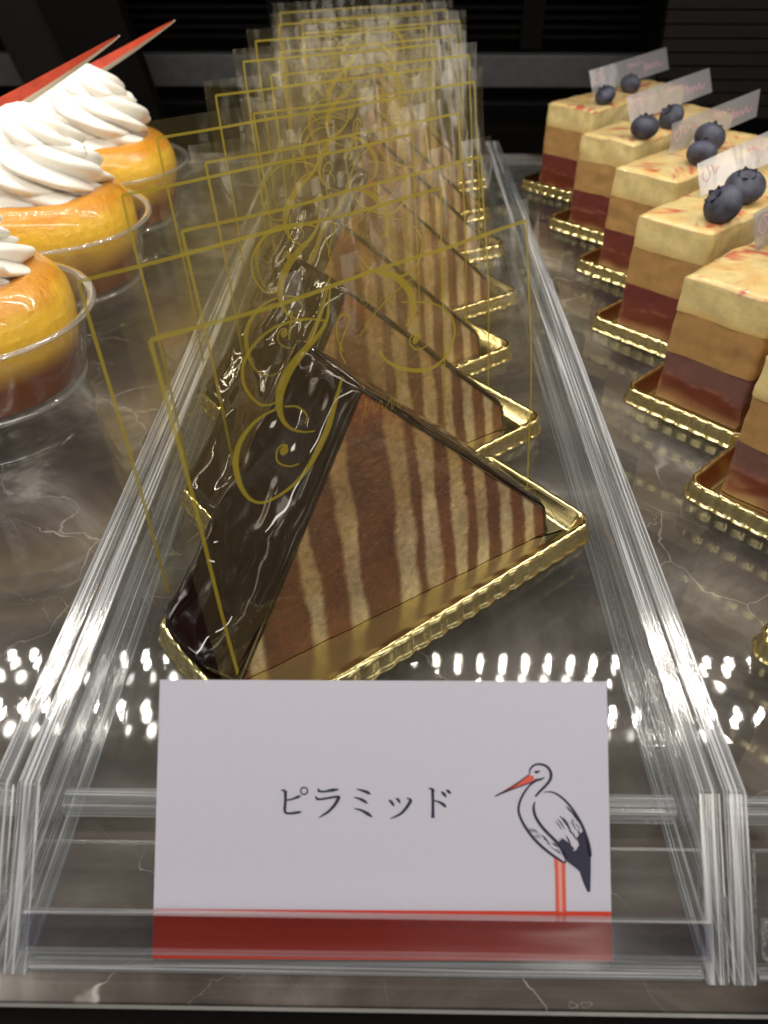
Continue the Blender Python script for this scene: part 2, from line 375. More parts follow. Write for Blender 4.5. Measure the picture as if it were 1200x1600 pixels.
# ------------------------------------------------------------------ acrylic risers
def make_riser():
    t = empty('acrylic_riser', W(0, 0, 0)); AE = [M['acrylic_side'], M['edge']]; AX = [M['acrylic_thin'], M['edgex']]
    # side plates with a sloped front edge; narrow polished rims run along both upper arrises
    poly = [(5.87, -1.29), (8.5, 1.1), (57.0, 1.1), (57.0, -1.29)]
    for x0, x1 in ((-6.9 - .48, -6.9), (6.0, 6.48)):
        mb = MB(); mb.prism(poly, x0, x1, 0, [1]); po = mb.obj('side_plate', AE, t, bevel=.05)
        mb = MB()
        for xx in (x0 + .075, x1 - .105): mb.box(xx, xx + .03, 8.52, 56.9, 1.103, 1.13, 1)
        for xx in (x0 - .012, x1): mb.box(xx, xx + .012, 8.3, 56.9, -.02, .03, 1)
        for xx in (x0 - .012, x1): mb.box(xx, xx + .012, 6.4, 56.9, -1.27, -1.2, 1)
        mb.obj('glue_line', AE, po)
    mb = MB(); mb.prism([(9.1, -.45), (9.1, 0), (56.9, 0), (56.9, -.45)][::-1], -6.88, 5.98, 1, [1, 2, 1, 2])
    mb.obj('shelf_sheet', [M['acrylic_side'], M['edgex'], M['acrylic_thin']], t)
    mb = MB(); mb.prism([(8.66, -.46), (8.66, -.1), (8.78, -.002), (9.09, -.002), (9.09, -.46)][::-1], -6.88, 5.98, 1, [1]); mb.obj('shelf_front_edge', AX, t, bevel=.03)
    c, s_ = math.cos(rad(TILT)), math.sin(rad(TILT))
    def sl(u, v): return (6.1 + c*u - s_*v, -1.0 + s_*u + c*v)     # v positive = towards camera
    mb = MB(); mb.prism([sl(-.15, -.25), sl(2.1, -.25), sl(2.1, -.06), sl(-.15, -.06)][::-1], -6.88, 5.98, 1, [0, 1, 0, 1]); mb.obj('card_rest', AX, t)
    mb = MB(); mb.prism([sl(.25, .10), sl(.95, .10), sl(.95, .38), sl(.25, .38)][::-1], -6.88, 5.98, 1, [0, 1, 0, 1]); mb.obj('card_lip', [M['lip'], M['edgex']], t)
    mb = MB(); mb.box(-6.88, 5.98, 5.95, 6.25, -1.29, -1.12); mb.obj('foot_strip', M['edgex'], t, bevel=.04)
    return t
r0 = make_riser(); tag(r0, 'clear acrylic riser in the middle carrying the pyramid cakes and the white card', 'display riser', 'clear acrylic risers side by side')
r1 = copy_tree(r0); r1.location.x = 13.9 * S; tag(r1, 'clear acrylic riser on the right under the layered blueberry cakes')
r2 = copy_tree(r0); r2.location.x = -13.9 * S; tag(r2, 'clear acrylic riser on the left under the cups of cream cake')

# ------------------------------------------------------------------ gold trays
def rrect(L, Wd, r, n=7):
    """rounded rectangle: list of (point, normal, arclength)"""
    out = []
    hx, hy = L/2 - r, Wd/2 - r
    cs = [(hx, hy, 0), (-hx, hy, 90), (-hx, -hy, 180), (hx, -hy, 270)]
    pts = []
    for cx, cyy, a0 in cs:
        for k in range(n + 1):
            a = rad(a0 + 90*k/n); pts.append((cx + r*math.cos(a), cyy + r*math.sin(a), math.cos(a), math.sin(a)))
    # resample evenly along perimeter
    P = np.array(pts + [pts[0]]); d = np.hypot(np.diff(P[:, 0]), np.diff(P[:, 1])); sl = np.concatenate([[0], np.cumsum(d)])
    N = int(sl[-1] / .06)
    t = np.linspace(0, sl[-1], N, endpoint=False)
    X = [np.interp(t, sl, P[:, i]) for i in range(4)]
    return np.stack(X, 1), t, sl[-1]
def tray_mesh(L, Wd):
    P, t, per = rrect(L, Wd, .55)
    nsc = round(per / .56)
    wob = np.abs(np.sin(PI * nsc * t / per)) ** .6          # scallops
    # rings: offset, z, scallop amount
    rings = [(-.60, .14, 0), (-.48, .15, 0), (-.22, .52, .0), (-.17, .58, .0), (-.12, .60, .0), (-.06, .60, .025), (-.01, .56, .045), (.02, .46, .045), (.04, .2, .055), (.06, .12, .06), (.10, .09, .07), (.13, .05, .07), (.11, .02, .06), (-.05, .02, .0)]
    vs = []; N = len(t)
    for off, z, amp in rings:
        o_ = off + amp * (wob - .5)
        zz = z + (amp * .5 * (wob - .6) if z > .3 else 0)
        vs.append(np.stack([P[:, 0] + P[:, 2]*o_, P[:, 1] + P[:, 3]*o_, np.full(N, 1.0)*zz], 1))
    V = np.concatenate(vs); F = []
    for r_ in range(len(rings) - 1):
        for i in range(N):
            j = (i + 1) % N; F.append((r_*N + i, r_*N + j, (r_+1)*N + j, (r_+1)*N + i)[::-1])
    F.append(tuple(range(N)))                          # inner floor
    F.append(tuple(range((len(rings)-1)*N, len(rings)*N))[::-1])
    return V, F
TV, TF = tray_mesh(11.7, 4.5)
tray0 = mesh_obj('gold_tray', TV, TF, M['gold'], smooth=True)
TV2, TF2 = tray_mesh(11.7, 4.7)
tray1 = mesh_obj('gold_tray', TV2, TF2, M['gold'], smooth=True)

ORD = ['front', 'second', 'third', 'fourth', 'fifth', 'sixth', 'seventh', 'rearmost']
# ------------------------------------------------------------------ pyramid cakes
random.seed(3)
BASE, APX, HGT = 9.8, 4.7, 5.55      # along s; front face leans back
LF, LB = .325, .25                   # lean of front / back faces
def t_front(z): return LF * z
def t_back(z): return 3.3 + LB * z
STR = [(.055,.024),(.225,.022),(.345,.028),(.51,.032),(.595,.026),(.69,.027),(.765,.020),(.85,.024),(.935,.022)]
SD = [0.]
def slice_col(s, t, z):
    f = s / BASE + .010*noise.noise(Vector((s*.5, t+SD[0], z*.6))) + .003*noise.noise(Vector((s*4, t, z*5))) + .003*noise.noise(Vector((s*14, t, z*16)))
    f += (.022 * (0.5 - f) - .050) * (z / HGT)
    k = 0
    for i, (c, w_) in enumerate(STR):
        w2 = w_ * (1 + .45*noise.noise(Vector((i*7.3, t, z*.9))))
        d_ = abs(f - c) / w2
        a = min(1, max(0, (1.08 - d_) / .42)); a *= .78 + .4*noise.noise(Vector((i*3.1, 5, z*.7)))
        k = max(k, min(1, a*1.1))
    dk = np.array((.105, .036, .013)); lt = np.array((.37, .23, .085)); gr = np.array((.41, .355, .225))
    mixl = lt if (int(f*10) % 2 == 0) else gr
    mixl = lt + (gr - lt) * min(1, max(0, .75 - z/HGT + .3*noise.noise(Vector((s*.6, 3, z*.6)))))
    c = dk * (1 + .6*noise.noise(Vector((s*.9, 9, z*.9)))) + (mixl - dk * 0) * 0
    c = dk*(1 + .6*noise.noise(Vector((s*.9, 9, z*.9))))
    k *= 1 - .35*max(0, noise.noise(Vector((s*.45, 20 + SD[0], z*.7 - s*.35))))*2
    dr = noise.noise(Vector((s*1.1 + z*.6, 31 + SD[0], z*5 - s*3)))
    c = c + (mixl - c) * max(0, k) + np.array((.10,.055,.02))*max(0, dr - .35)
    # cinnamon brown top of the slice
    top = max(0, (z / HGT - .80) / .20) ; rb = np.array((.24, .055, .012)); c = c + (rb - c) * min(.9, top*1.1)
    return np.clip(c, 0.004, 1)
def build_slice():
    nz, ns = 95, 150; V = []; C = []; F = []
    rows = []
    for side in (0, 1):
        ids = []
        for i in range(nz + 1):
            z = HGT * (i / nz); row = []; SDz = SD[0]
            s0 = APX * (z / HGT); s1 = BASE - (BASE - APX) * max(0, z - .75) / (HGT - .75)
            if i == nz: s0 -= .12; s1 += .12
            for j in range(ns + 1):
                s = s0 + (s1 - s0) * j / ns
                t = t_front(z) if side == 0 else t_back(z)
                bumpy = .03*noise.noise(Vector((s*1.5, side*9, z*1.5))) + .015*noise.noise(Vector((s*6, side*9, z*6)))
                row.append(len(V)); V.append((s, t + bumpy, z)); C.append(slice_col(s, side*4., z))
            ids.append(row)
        for i in range(nz):
            for j in range(ns):
                q = (ids[i][j], ids[i][j+1], ids[i+1][j+1], ids[i+1][j]); F.append(q if side == 0 else q[::-1])
        rows.append(ids)
    a, b_ = rows
    for i in range(nz):
        F.append((a[i][0], a[i+1][0], b_[i+1][0], b_[i][0])); F.append((a[i][-1], b_[i][-1], b_[i+1][-1], a[i+1][-1]))
    for j in range(ns): F.append((a[0][j], b_[0][j], b_[0][j+1], a[0][j+1])); F.append((a[-1][j], a[-1][j+1], b_[-1][j+1], b_[-1][j]))
    return np.array(V), F, C
SV, SF, SC = build_slice()
def glaze(side):
    """thick glaze slab over one sloping face; side -1 = left slope, 1 = right slope"""
    na, nt_ = 60, 34; V = []; F = []
    def edge(a):      # a 0 base .. 1 apex ; returns s, z on slope
        z = HGT * a
        s = APX*a if side < 0 else BASE - (BASE-APX)*max(0, z - .75)/(HGT - .75)
        return s, z
    hyp = math.hypot(HGT, APX if side < 0 else BASE - APX)
    nx, nz_ = (-HGT/hyp, APX/hyp) if side < 0 else (HGT/hyp, (BASE-APX)/hyp)
    for layer in (0, 1):
        for i in range(na + 1):
            a = i / na; s, z = edge(a)
            for j in range(nt_ + 1):
                b_ = j / nt_
                tf, tb = t_front(z) - .05, t_back(z) + .10
                t = tf + (tb - tf) * b_
                if layer:
                    th = (.62 - .20*a) if side < 0 else (.20 - .05 * a)
                    th += ((.10 + .08*a) if side < 0 else .03) * noise.noise(Vector((a*4.2, b_*3.0, 3))) + .05*noise.noise(Vector((a*11, b_*6, 8)))*(1 if side < 0 else .3)
                    if side < 0: th += .55*max(0, 1 - a/.25)**2 * math.sin(PI*min(1, max(0, b_)))   # flare at the foot
                    e = 1 - (abs(2*b_ - 1))**6 * .75
                    th *= e
                    e2 = 1 - max(0, (a - .93)/.07)**2 * .35; th *= e2
                else: th = -.03
                zz = max(.0, z + nz_*th)
                V.append((s + nx*th, t, zz))
    N = (na+1)*(nt_+1)
    def q(i, j, l): return l*N + i*(nt_+1) + j
    for i in range(na):
        for j in range(nt_):
            F.append((q(i,j,1), q(i,j+1,1), q(i+1,j+1,1), q(i+1,j,1))); F.append((q(i,j,0), q(i+1,j,0), q(i+1,j+1,0), q(i,j+1,0)))
        F.append((q(i,0,0), q(i,0,1), q(i+1,0,1), q(i+1,0,0))); F.append((q(i,nt_,0), q(i+1,nt_,0), q(i+1,nt_,1), q(i,nt_,1)))
    for j in range(nt_):
        F.append((q(0,j,0), q(0,j+1,0), q(0,j+1,1), q(0,j,1))); F.append((q(na,j,0), q(na,j,1), q(na,j+1,1), q(na,j+1,0)))
    if side < 0: F = [f[::-1] for f in F]
    return np.array(V), F
# film sheets with printed frame and monogram
TI = .1414; FU0, FU1, FW1 = -.42, 10.3, 8.95
FH = rad(5.0)
def film_frame(off, t0, lean):
    cu, su = math.cos(FH), math.sin(FH)
    def fr(u, v):
        bow = .10*math.sin(u*.55 + t0) * math.sin(v*.45 + .4) + .05*math.sin(u*1.3 + v*.9 + t0*2)
        t = t0 + math.sin(lean)*v + bow - off
        return (cu*u - su*t, su*u + cu*t, math.cos(lean)*v + .05)
    return fr
MONO = [
 ([(3.9,8.47),(3.79,8.12),(3.69,7.82),(3.42,7.57),(3.05,7.36),(2.67,7.06),(2.41,6.68),(2.32,6.33),(2.35,6.0),(2.51,5.71),(2.82,5.5),(3.1,5.42)], [.04,.07,.1,.14,.22,.26,.22,.14,.08,.05,.04]),
 ([(3.7,7.78),(3.21,7.98),(2.62,8.04),(2.2,7.94),(1.84,7.69),(1.64,7.36),(1.64,6.95),(1.87,6.53),(2.12,6.42),(2.32,6.45)], [.05,.05,.06,.08,.07,.05,.05]),
 ([(3.92,6.47),(3.82,6.28),(3.58,5.73),(3.35,5.25),(2.89,4.66),(2.37,4.34),(1.65,4.27),(1.26,4.5),(1.08,4.96),(1.09,5.47),(1.27,5.84),(1.6,6.11),(1.95,6.24),(2.28,6.27)], [.04,.10,.20,.20,.12,.07,.08,.15,.17,.12,.07,.05]),
 ([(2.39,5.32),(2.24,5.4),(2.09,5.28),(2.09,5.04),(2.35,4.82),(2.6,4.78)], [.06,.05,.04]),
 ([(2.44,6.26),(2.74,6.15),(2.94,5.87),(2.88,5.69)], [.05,.05,.04]),
 ([(5.04,8.44),(5.59,8.22),(5.99,7.82),(6.12,7.44),(6.04,7.11),(5.85,6.99)], [.05,.18,.2,.12,.05]),
 ([(5.8,7.57),(6.69,7.29),(7.2,6.87),(7.3,6.38),(7.02,5.93),(6.46,5.77),(5.76,6.0),(5.23,6.36),(4.99,6.71)], [.04,.05,.08,.1,.12,.1,.06]),
 ([(6.28,6.59),(6.23,6.69),(6.0,6.72),(5.93,6.56),(6.14,6.35),(6.44,6.35)], [.05,.04]),
 ([(4.0,7.02),(3.89,7.44),(3.99,7.74),(4.19,7.79),(4.27,7.62),(4.05,7.34),(3.93,7.04),(4.04,6.74)], [.04,.06,.04]),
 ([(2.73,7.68),(2.89,8.25)], [.04,.05]),
 ([(4.5,7.2),(5.1,7.6),(5.8,7.9),(6.4,8.1)], [.03,.04,.03]),
 ([(4.3,5.15),(4.5,5.75),(4.42,5.3),(4.65,5.6),(4.7,5.3),(4.9,5.55),(4.95,5.28),(5.2,5.5),(5.2,5.22),(5.5,5.85),(5.38,5.2),(5.7,5.4),(5.75,5.15),(6.0,5.35)], [.018]),
]
def build_film(t0, lean, mono=True):
    fr = film_frame(0, t0, lean)
    nu, nv = 40, 34; V = []; F = []
    for i in range(nv + 1):
        for j in range(nu + 1): V.append(fr(FU0 + (FU1-FU0)*j/nu, FW1*i/nv))
    for i in range(nv):
        for j in range(nu):
            a = i*(nu+1) + j; F.append((a, a+1, a+nu+2, a+nu+1))
    mb = MB(); f2 = film_frame(.015, t0, lean)
    def seg(p, q, w_):
        n_ = 24; ribbon(mb, [(p[0]+(q[0]-p[0])*k/n_, p[1]+(q[1]-p[1])*k/n_) for k in range(n_+1)], w_, f2, smooth=False)
    X1, Y1 = 9.87, 8.44
    seg((0, .15), (0, Y1), .085); seg((0, Y1), (X1, Y1), .085); seg((X1, Y1), (X1, .15), .07)
    if mono:
        for pts, wd in MONO: ribbon(mb, pts, [a*.85 for a in wd], f2, n=7)
        disc2(mb, (2.28, 5.25), .11, f2); disc2(mb, (6.11, 6.59), .09, f2)
    return np.array(V), F, mb
FA = build_film(0.0, TI); FB = build_film(3.55, .10, False)
def make_pyramid():
    t = empty('pyramid_cake', W(-3.58, 11.77, .16), rad(34.8))
    mesh_obj('cake_slice', SV, SF, M['slice'], t, autosmooth=50, colors=SC)
    for sd in (-1, 1):
        v, f = glaze(sd); mesh_obj('chocolate_glaze', v, f, M['choc'], t, smooth=True)
    for D, nm in ((FA, 'front_film'), (FB, 'back_film')):
        fo = mesh_obj('wrapping_film', D[0], D[1], M['film'], t, smooth=True)
        D[2].obj('gold_print', M['goldprint'], fo)
    return t
PYR = [(-3.58, 11.77, 34.8), (-4.2, 17.3, 35), (-4.75, 22.9, 33.5), (-4.3, 28.9, 29), (-4.65, 35.6, 24), (-4.9, 41.2, 24), (-4.4, 46.8, 24), (-4.9, 51.6, 24)]
pz = make_pyramid()
SLV = []
for q_ in range(3):
    if q_ == 0: SLV.append([c for c in COL.objects if c.parent == pz and c.name.startswith('cake_slice')][0].data); continue
    SD[0] = 11.7*q_; v_, f_, c_ = build_slice(); tmp = mesh_obj('cake_slice', v_, f_, M['slice'], None, autosmooth=50, colors=c_); SLV.append(tmp.data); bpy.data.objects.remove(tmp)
PLAB = ['nearest striped pyramid cake, wrapped in film directly behind the white card',
        'second striped pyramid cake counted from the white card',
        'third striped pyramid cake counted from the white card',
        'fourth striped pyramid cake counted from the white card',
        'fifth striped pyramid cake, half hidden by layers of film',
        'sixth striped pyramid cake, blurred behind layers of film',
        'seventh pyramid cake, last but one at the back of the row',
        'rearmost pyramid cake of the row, at the dark back wall']
for k, (x, y, a) in enumerate(PYR):
    o = pz if k == 0 else copy_tree(pz)
    o.location = W(x, y, .16); o.rotation_euler.z = rad(a)
    if k:
        for ch in [c for c in COL.objects if c.parent == o]:
            if ch.name.startswith('cake_slice'): ch.data = SLV[k % 3]
            if ch.name.startswith('chocolate_glaze'): ch.scale.y = 1 + .012*((k*3) % 5 - 2)
    tag(o, PLAB[k], 'cake', 'pyramid cakes in the middle row')
    tr = tray0 if k == 0 else tray0.copy()
    if k: COL.objects.link(tr)
    da = rad(a - 34.8); dx, dy = 3.54, 3.65
    tr.location = W(x + dx*math.cos(da) - dy*math.sin(da), y + dx*math.sin(da) + dy*math.cos(da), 0.0)
    tr.rotation_euler.z = rad(a + 5)
    tag(tr, 'scalloped gold foil tray under the %s' % (['nearest pyramid cake, behind the white card', 'second pyramid cake from the card', 'third pyramid cake from the card', 'fourth pyramid cake from the card', 'fifth pyramid cake from the card', 'sixth pyramid cake from the card', 'last but one pyramid cake', 'rearmost pyramid cake'][k]), 'tray', 'gold trays of the pyramid cakes')

# ------------------------------------------------------------------ layered cakes
BL, BW, BH = 10.0, 3.2, 4.65
def lay_block(z0, z1, colf, seed, rnd=.0, squeeze=0):
    """closed rounded box skin from z0 to z1 with displaced sides"""
    P, t, per = rrect(BL, BW, .14, 3); P[:, 0] += BL/2; P[:, 1] -= BW/2
    P = P[::2]; N = len(P); V = []; C = []; F = []
    nl = max(6, int((z1 - z0)/.1)); L = []
    for i in range(nl + 1):
        z = z0 + (z1 - z0)*i/nl; o_ = 0
        L.append((z, 0))
    if rnd: L = L[:-1] + [(z1 - .22, -.01), (z1 - .11, -.05), (z1 - .04, -.12), (z1, -.24)]
    L += [(z1 if rnd else z1, -.5), (z1, -.9), (z1, -1.3), (z1, -1.55)]
    for k, (z, off) in enumerate(L):
        for i in range(N):
            d_ = .07*noise.noise(Vector((P[i,0]*1.0, P[i,1]*1.0 + seed, z*1.3))) + .015*noise.noise(Vector((P[i,0]*5, P[i,1]*5, z*6 + seed)))
            x, y = P[i,0] + P[i,2]*(d_), P[i,1] + P[i,3]*(d_)
            # shrink towards the long axis for the top
            yy = -BW/2 + (y + BW/2) * (1 + off/(BW/2)) if off else y
            xx = BL/2 + (x - BL/2) * (1 + off/(BL/2)) if off else x
            zz = z + (.02*noise.noise(Vector((xx*.8, yy*.8, seed))) if rnd and k > nl - 3 else 0)
            zc = zz; zz += .07*noise.noise(Vector((xx*.8, yy*.8, WB[0]))) * min(1, zz/1.2)
            V.append((xx, yy, zz)); C.append(colf(xx, yy, zc))
    for k in range(len(L) - 1):
        for i in range(N):
            j = (i+1) % N; F.append((k*N+i, k*N+j, (k+1)*N+j, (k+1)*N+i))
    F.append(tuple(range((len(L)-1)*N, len(L)*N))); F.append(tuple(range(N))[::-1])
    return np.array(V), F, C
WB = [0.]
def block_parts(seed):
    WB[0] = seed * 5.3
    def ctop(x, y, z):
        n = noise.noise(Vector((x*.9, y*.9 + seed, 1))); n2 = noise.noise(Vector((x*2.6, y*2.6, seed)))
        c = np.array((.70, .56, .25)) * (1 + .10*n2)
        if z > BH - .14:
            n3 = noise.noise(Vector((x*1.0, y*1.3, seed + 4)))
            c = c + (np.array((.70, .43, .15)) - c) * min(1, max(0, .25 + 1.2*n3))
            r = .75*noise.noise(Vector((x*.9 + seed*3.3, y*1.3, 7))) + .75*noise.noise(Vector((x*2.6, y*4.2, seed + 2)))
            c = c + (np.array((.52, .045, .045)) - c) * min(.85, max(0, (r - .27)*5))
        else:
            n4 = noise.noise(Vector((x*1.6, z*2, seed+1)));  c = c + (np.array((.55,.34,.10)) - c)*min(1, max(0, (3.75 - z)*1.5 + .5*n4))
        return np.clip(c, 0, 1)
    def cmid(x, y, z):
        return np.array((.40, .225, .08)) * (1 + .15*noise.noise(Vector((x*1.5, y*1.5, z*3 + seed))))
    def clow(x, y, z):
        n = noise.noise(Vector((x*.8, y*.8, z + seed)))
        a = np.array((.17, .075, .065)) if seed > 4.5 else np.array((.15, .030, .024)); b_ = np.array((.135, .028, .016)); g_ = np.array((.30, .20, .09))
        f = 1/(1+math.exp(-(z - .95 - .3*n)/.04)); c = b_ + (a - b_)*f; c = c + np.array((.10,.05,.03))*math.exp(-((z - .95 - .3*n)/.03)**2); c = c + (g_ - c)*min(.8, max(0, (.35 + .5*noise.noise(Vector((x*.9, y*.9, 3 + seed))) - z)*2))
        return np.clip(c, 0, 1)
    return (lay_block(0, 1.86, clow, seed), lay_block(1.87, 3.36, cmid, seed+1), lay_block(3.37, BH, ctop, seed+2, rnd=.1))
def blueberry_mesh():
    V = []; F = []; nu, nv = 28, 18; r = .93
    for i in range(nv + 1):
        ph = PI*i/nv
        for j in range(nu):
            th = 2*PI*j/nu; x = r*math.sin(ph)*math.cos(th); y = r*math.sin(ph)*math.sin(th); z = r*.84*math.cos(ph)
            if ph < .42: z -= .22*(1 - ph/.42)**1.0
            V.append((x, y, z))
    for i in range(nv):
        for j in range(nu):
            k = (j+1) % nu; F.append((i*nu+j, (i+1)*nu+j, (i+1)*nu+k, i*nu+k))
    mb = MB()
    for k in range(5):
        a = 2*PI*k/5; n_ = 6
        pts = []
        for q_ in range(n_+1):
            b_ = a - .5 + 1.0*q_/n_; pts.append((.33*math.cos(b_), .33*math.sin(b_), .66))
        for q_ in range(n_+1):
            b_ = a - .5 + 1.0*q_/n_; e = 1 - abs(2*q_/n_ - 1); pts.append(((.34+.14*e)*math.cos(b_), (.34+.14*e)*math.sin(b_), .72 + .13*e))
        mb.add(pts, [(q_, q_+1, n_+2+q_, n_+1+q_) for q_ in range(n_)])
    return np.array(V), F, mb
BV, BF, BC = blueberry_mesh()
berry_me = None
PSC = [([(.5,1.2),(.3,.9),(.6,.6),(.9,.9),(.7,1.3),(1.1,1.2),(1.3,.8),(1.6,1.1)], .04), ([(3.9,1.05),(4.1,1.3),(4.2,1.0),(4.4,1.2),(4.5,1.0),(4.7,1.2),(4.9,1.0),(5.2,1.2),(5.5,1.05)], .03),
       ([(5.6,.4),(5.8,1.0),(5.9,.5),(6.2,.8),(6.3,.5),(6.6,.8),(6.8,.5),(7.1,.9),(7.3,.5),(7.7,.7)], .04)]
def make_block(seed, berries, lab_tilt):
    t = empty('layered_cake', W(0, 0, .16))
    lo, mi, up = block_parts(seed)
    mesh_obj('berry_base_layer', lo[0], lo[1], M['mousse'], t, autosmooth=50, colors=lo[2])
    mesh_obj('caramel_mousse_layer', mi[0], mi[1], M['mousse'], t, autosmooth=50, colors=mi[2])
    mesh_obj('sponge_top', up[0], up[1], M['sponge'], t, autosmooth=50, colors=up[2])
    rr = random.Random(seed*11)
    for bx, by, sc_, bz in berries:
        b_ = mesh_obj('blueberry', BV, BF, M['berry'], t, smooth=True)
        b_.location = (bx*S, by*S, (BH + .72*sc_ + bz)*S); b_.scale = (sc_, sc_, sc_*rr.uniform(.9, 1.0))
        b_.rotation_euler = (rr.uniform(-.5, .7), rr.uniform(-.9, .6), rr.uniform(0, 6))
        BC.obj('calyx', M['berrydark'], b_)
    # clear label strip standing in the top, slightly tilted
    def lf(off):
        def fr(u, v): v = min(v*.8, 1.3) if off else v; return (3.4 + u, -.75 + off - math.sin(lab_tilt)*v*1.0, BH + .02 + u*.045 + math.cos(lab_tilt)*v)
        return fr
    f0 = lf(0); f1 = lf(-.012); mb = MB(); nn = 16; vs = []
    for i in range(nn+1):
        for v in (0, 1.3): vs.append(f0(8.4*i/nn, v))
    mb.add(vs, [(2*i, 2*i+2, 2*i+3, 2*i+1) for i in range(nn)])
    lo_ = mb.obj('label_strip', M['label'], t, smooth=True)
    for pts, wd in PSC:
        mb = MB(); ribbon(mb, [(a_, b2) for a_, b2 in pts], wd, f1, n=6); mb.obj('pink_script', M['pinkprint'], lo_)
    return t
BLK = [(9.6, 25.2), (9.5, 31.2), (9.95, 37.6), (9.5, 43.6), (8.85, 50.6), (10.2, 19.5), (10.1, 13.1)]
BSEED = [5, 2, 3, 4, 1, 6, 7]
BLAB = ['third layered cake from the front, with wide pale yellow top beside the acrylic rail', 'fourth layered cake from the front, brown patch on the top edge and two large blueberries',
        'layered cake with bright red spots near its front edge, fifth from the front', 'layered cake whose label strip shines white, sixth from the front',
        'rearmost layered cake, against the dark back wall', 'second layered cake from the front, cut off at the photo edge', 'nearest layered cake on the right, only its gold tray corner in view']
hd = rad(44)
def loc_of(px, py, A):   # world offset -> local
    dx, dy = px - A[0], py - A[1]; return (dx*math.cos(hd) + dy*math.sin(hd), -dx*math.sin(hd) + dy*math.cos(hd))
BW_ = {4: [(11.99, 49.96, .8), (14.13, 53.06, .82)], 3: [(12.58, 42.11, .93), (14.28, 44.55, .9)], 2: [(13.83, 37.8, .9), (14.94, 40.29, .98)], 1: [(12.38, 30.37, 1.0), (13.93, 32.52, 1.05)]}
for k, A in enumerate(BLK):
    if k in BW_:
        bs = []
        for q_, (bx, by, sc_) in enumerate(BW_[k]):
            l = loc_of(bx, by, A); bs.append((min(9, max(1, l[0])), max(-2.9, min(-.35, l[1])), sc_*.80, .0))
    else: bs = [(4.0, -2.1, .95, 0), (5.3, -1.2, .98, 0)]
    o = make_block(BSEED[k], bs, [-.35, -.38, -.15, -.42, -.40, -.3, -.3][k])
    o.location = W(A[0], A[1], .16); o.rotation_euler.z = hd
    tag(o, BLAB[k], 'cake', 'layered cakes in the right row')
    tr = tray1 if k == 0 else tray1.copy()
    if k: COL.objects.link(tr)
    cx_, cy_ = BL/2 - .1, -BW/2
    tr.location = W(A[0] + cx_*math.cos(hd) - cy_*math.sin(hd), A[1] + cx_*math.sin(hd) + cy_*math.cos(hd), 0)
    tr.rotation_euler.z = hd
    tag(tr, ['gold foil tray under the third layered cake from the front', 'gold foil tray under the fourth layered cake from the front', 'gold foil tray under the fifth layered cake, the red spotted one',
             'gold foil tray under the layered cake with the shining white label', 'gold foil tray under the rearmost layered cake', 'gold foil tray under the layered cake cut off at the photo edge',
             'nearest gold foil tray on the right, only its rounded corner in view'][k], 'tray', 'gold trays of the layered cakes')

# ------------------------------------------------------------------ cups of soaked cake with cream
def lathe(prof, n=96, fn=None, colf=None):
    V = []; F = []; C = []
    for i, (r, z) in enumerate(prof):
        for j in range(n):
            a = 2*PI*j/n; rr, zz = (r, z) if fn is None else fn(r, z, a, i)
            V.append((rr*math.cos(a), rr*math.sin(a), zz))
            if colf: C.append(colf(rr, zz, a))
    for i in range(len(prof)-1):
        for j in range(n):
            k = (j+1) % n; F.append((i*n+j, i*n+k, (i+1)*n+k, (i+1)*n+j))
    return np.array(V), F, C
def smooth_prof(pts, n=5): return [tuple(p) for p in catmull(pts, n)]
cakep = smooth_prof([(.05,1.55),(2.4,1.52),(3.2,1.55),(3.36,1.75),(3.5,2.4),(3.62,3.2),(3.66,3.9),(3.55,4.5),(3.25,4.95),(2.7,5.2),(2.0,5.05),(1.3,4.9),(.05,4.85)], 8)
def cake_fn(r, z, a, i):
    d_ = .05*noise.noise(Vector((math.cos(a)*2, math.sin(a)*2, z*.8))) +   .006*noise.noise(Vector((math.cos(a)*7, math.sin(a)*7, z*3)))
    return max(.01, r + d_ * (r > 1)), z + d_*.5*(r > 1)
def cake_col(r, z, a):
    n = noise.noise(Vector((r*math.cos(a)*.8, r*math.sin(a)*.8, z))) ; n2 = noise.noise(Vector((r*math.cos(a)*3, r*math.sin(a)*3, z*3)))
    yel = np.array((.86,.52,.05)); brn = np.array((.22,.052,.004)); gold = np.array((.64,.25,.022))
    c = yel + 0
    f = min(1, max(0, (3.45 + .3*n - z)/.95)); c = c + (brn - c)*f
    g_ = min(1, max(0, (z - 4.5 + .25*n + .2*n2)/.5)); c = c + (gold - c)*g_*.85
    return np.clip(c*(1+.03*n2), 0, 1)
CK = lathe(cakep, 110, cake_fn, cake_col)
# cream: twisted star swirl in tiers
def cream_mesh():
    V = []; F = []; n = 160; nz = 84; H_ = 3.45
    for i in range(nz+1):
        h = i/nz
        env = 2.85*(1-h**2.7)**.75*(1 - .22*h) + .10
        for j in range(n):
            a = 2*PI*j/n
            hh = h*2.1 + a/(2*PI)*.8           # helical tiers
            tier = (hh % 1.0)
            bul = .84 + .20*math.sin(PI*tier)**.6
            ph = 9*(a + 1.25*h*2.2)
            ridge = .80 + .25*abs(math.cos(ph/2))**.9
            r = env*bul*ridge*(1 + .03*noise.noise(Vector((math.cos(a)*2, math.sin(a)*2, h*5))))
            if h > .97: r *= (1-h)/.03*.9 + .05
            z = H_*h + .12*math.sin(ph/2+1)*(1-h)
            if i == 0: z = -.25
            V.append((r*math.cos(a)+.15*h*h, r*math.sin(a), z))
    for i in range(nz):
        for j in range(n):
            k = (j+1) % n; F.append((i*n+j, i*n+k, (i+1)*n+k, (i+1)*n+j))
    F.append(tuple(range(nz*n, nz*n+n)))
    return np.array(V), F
CRV, CRF = cream_mesh()
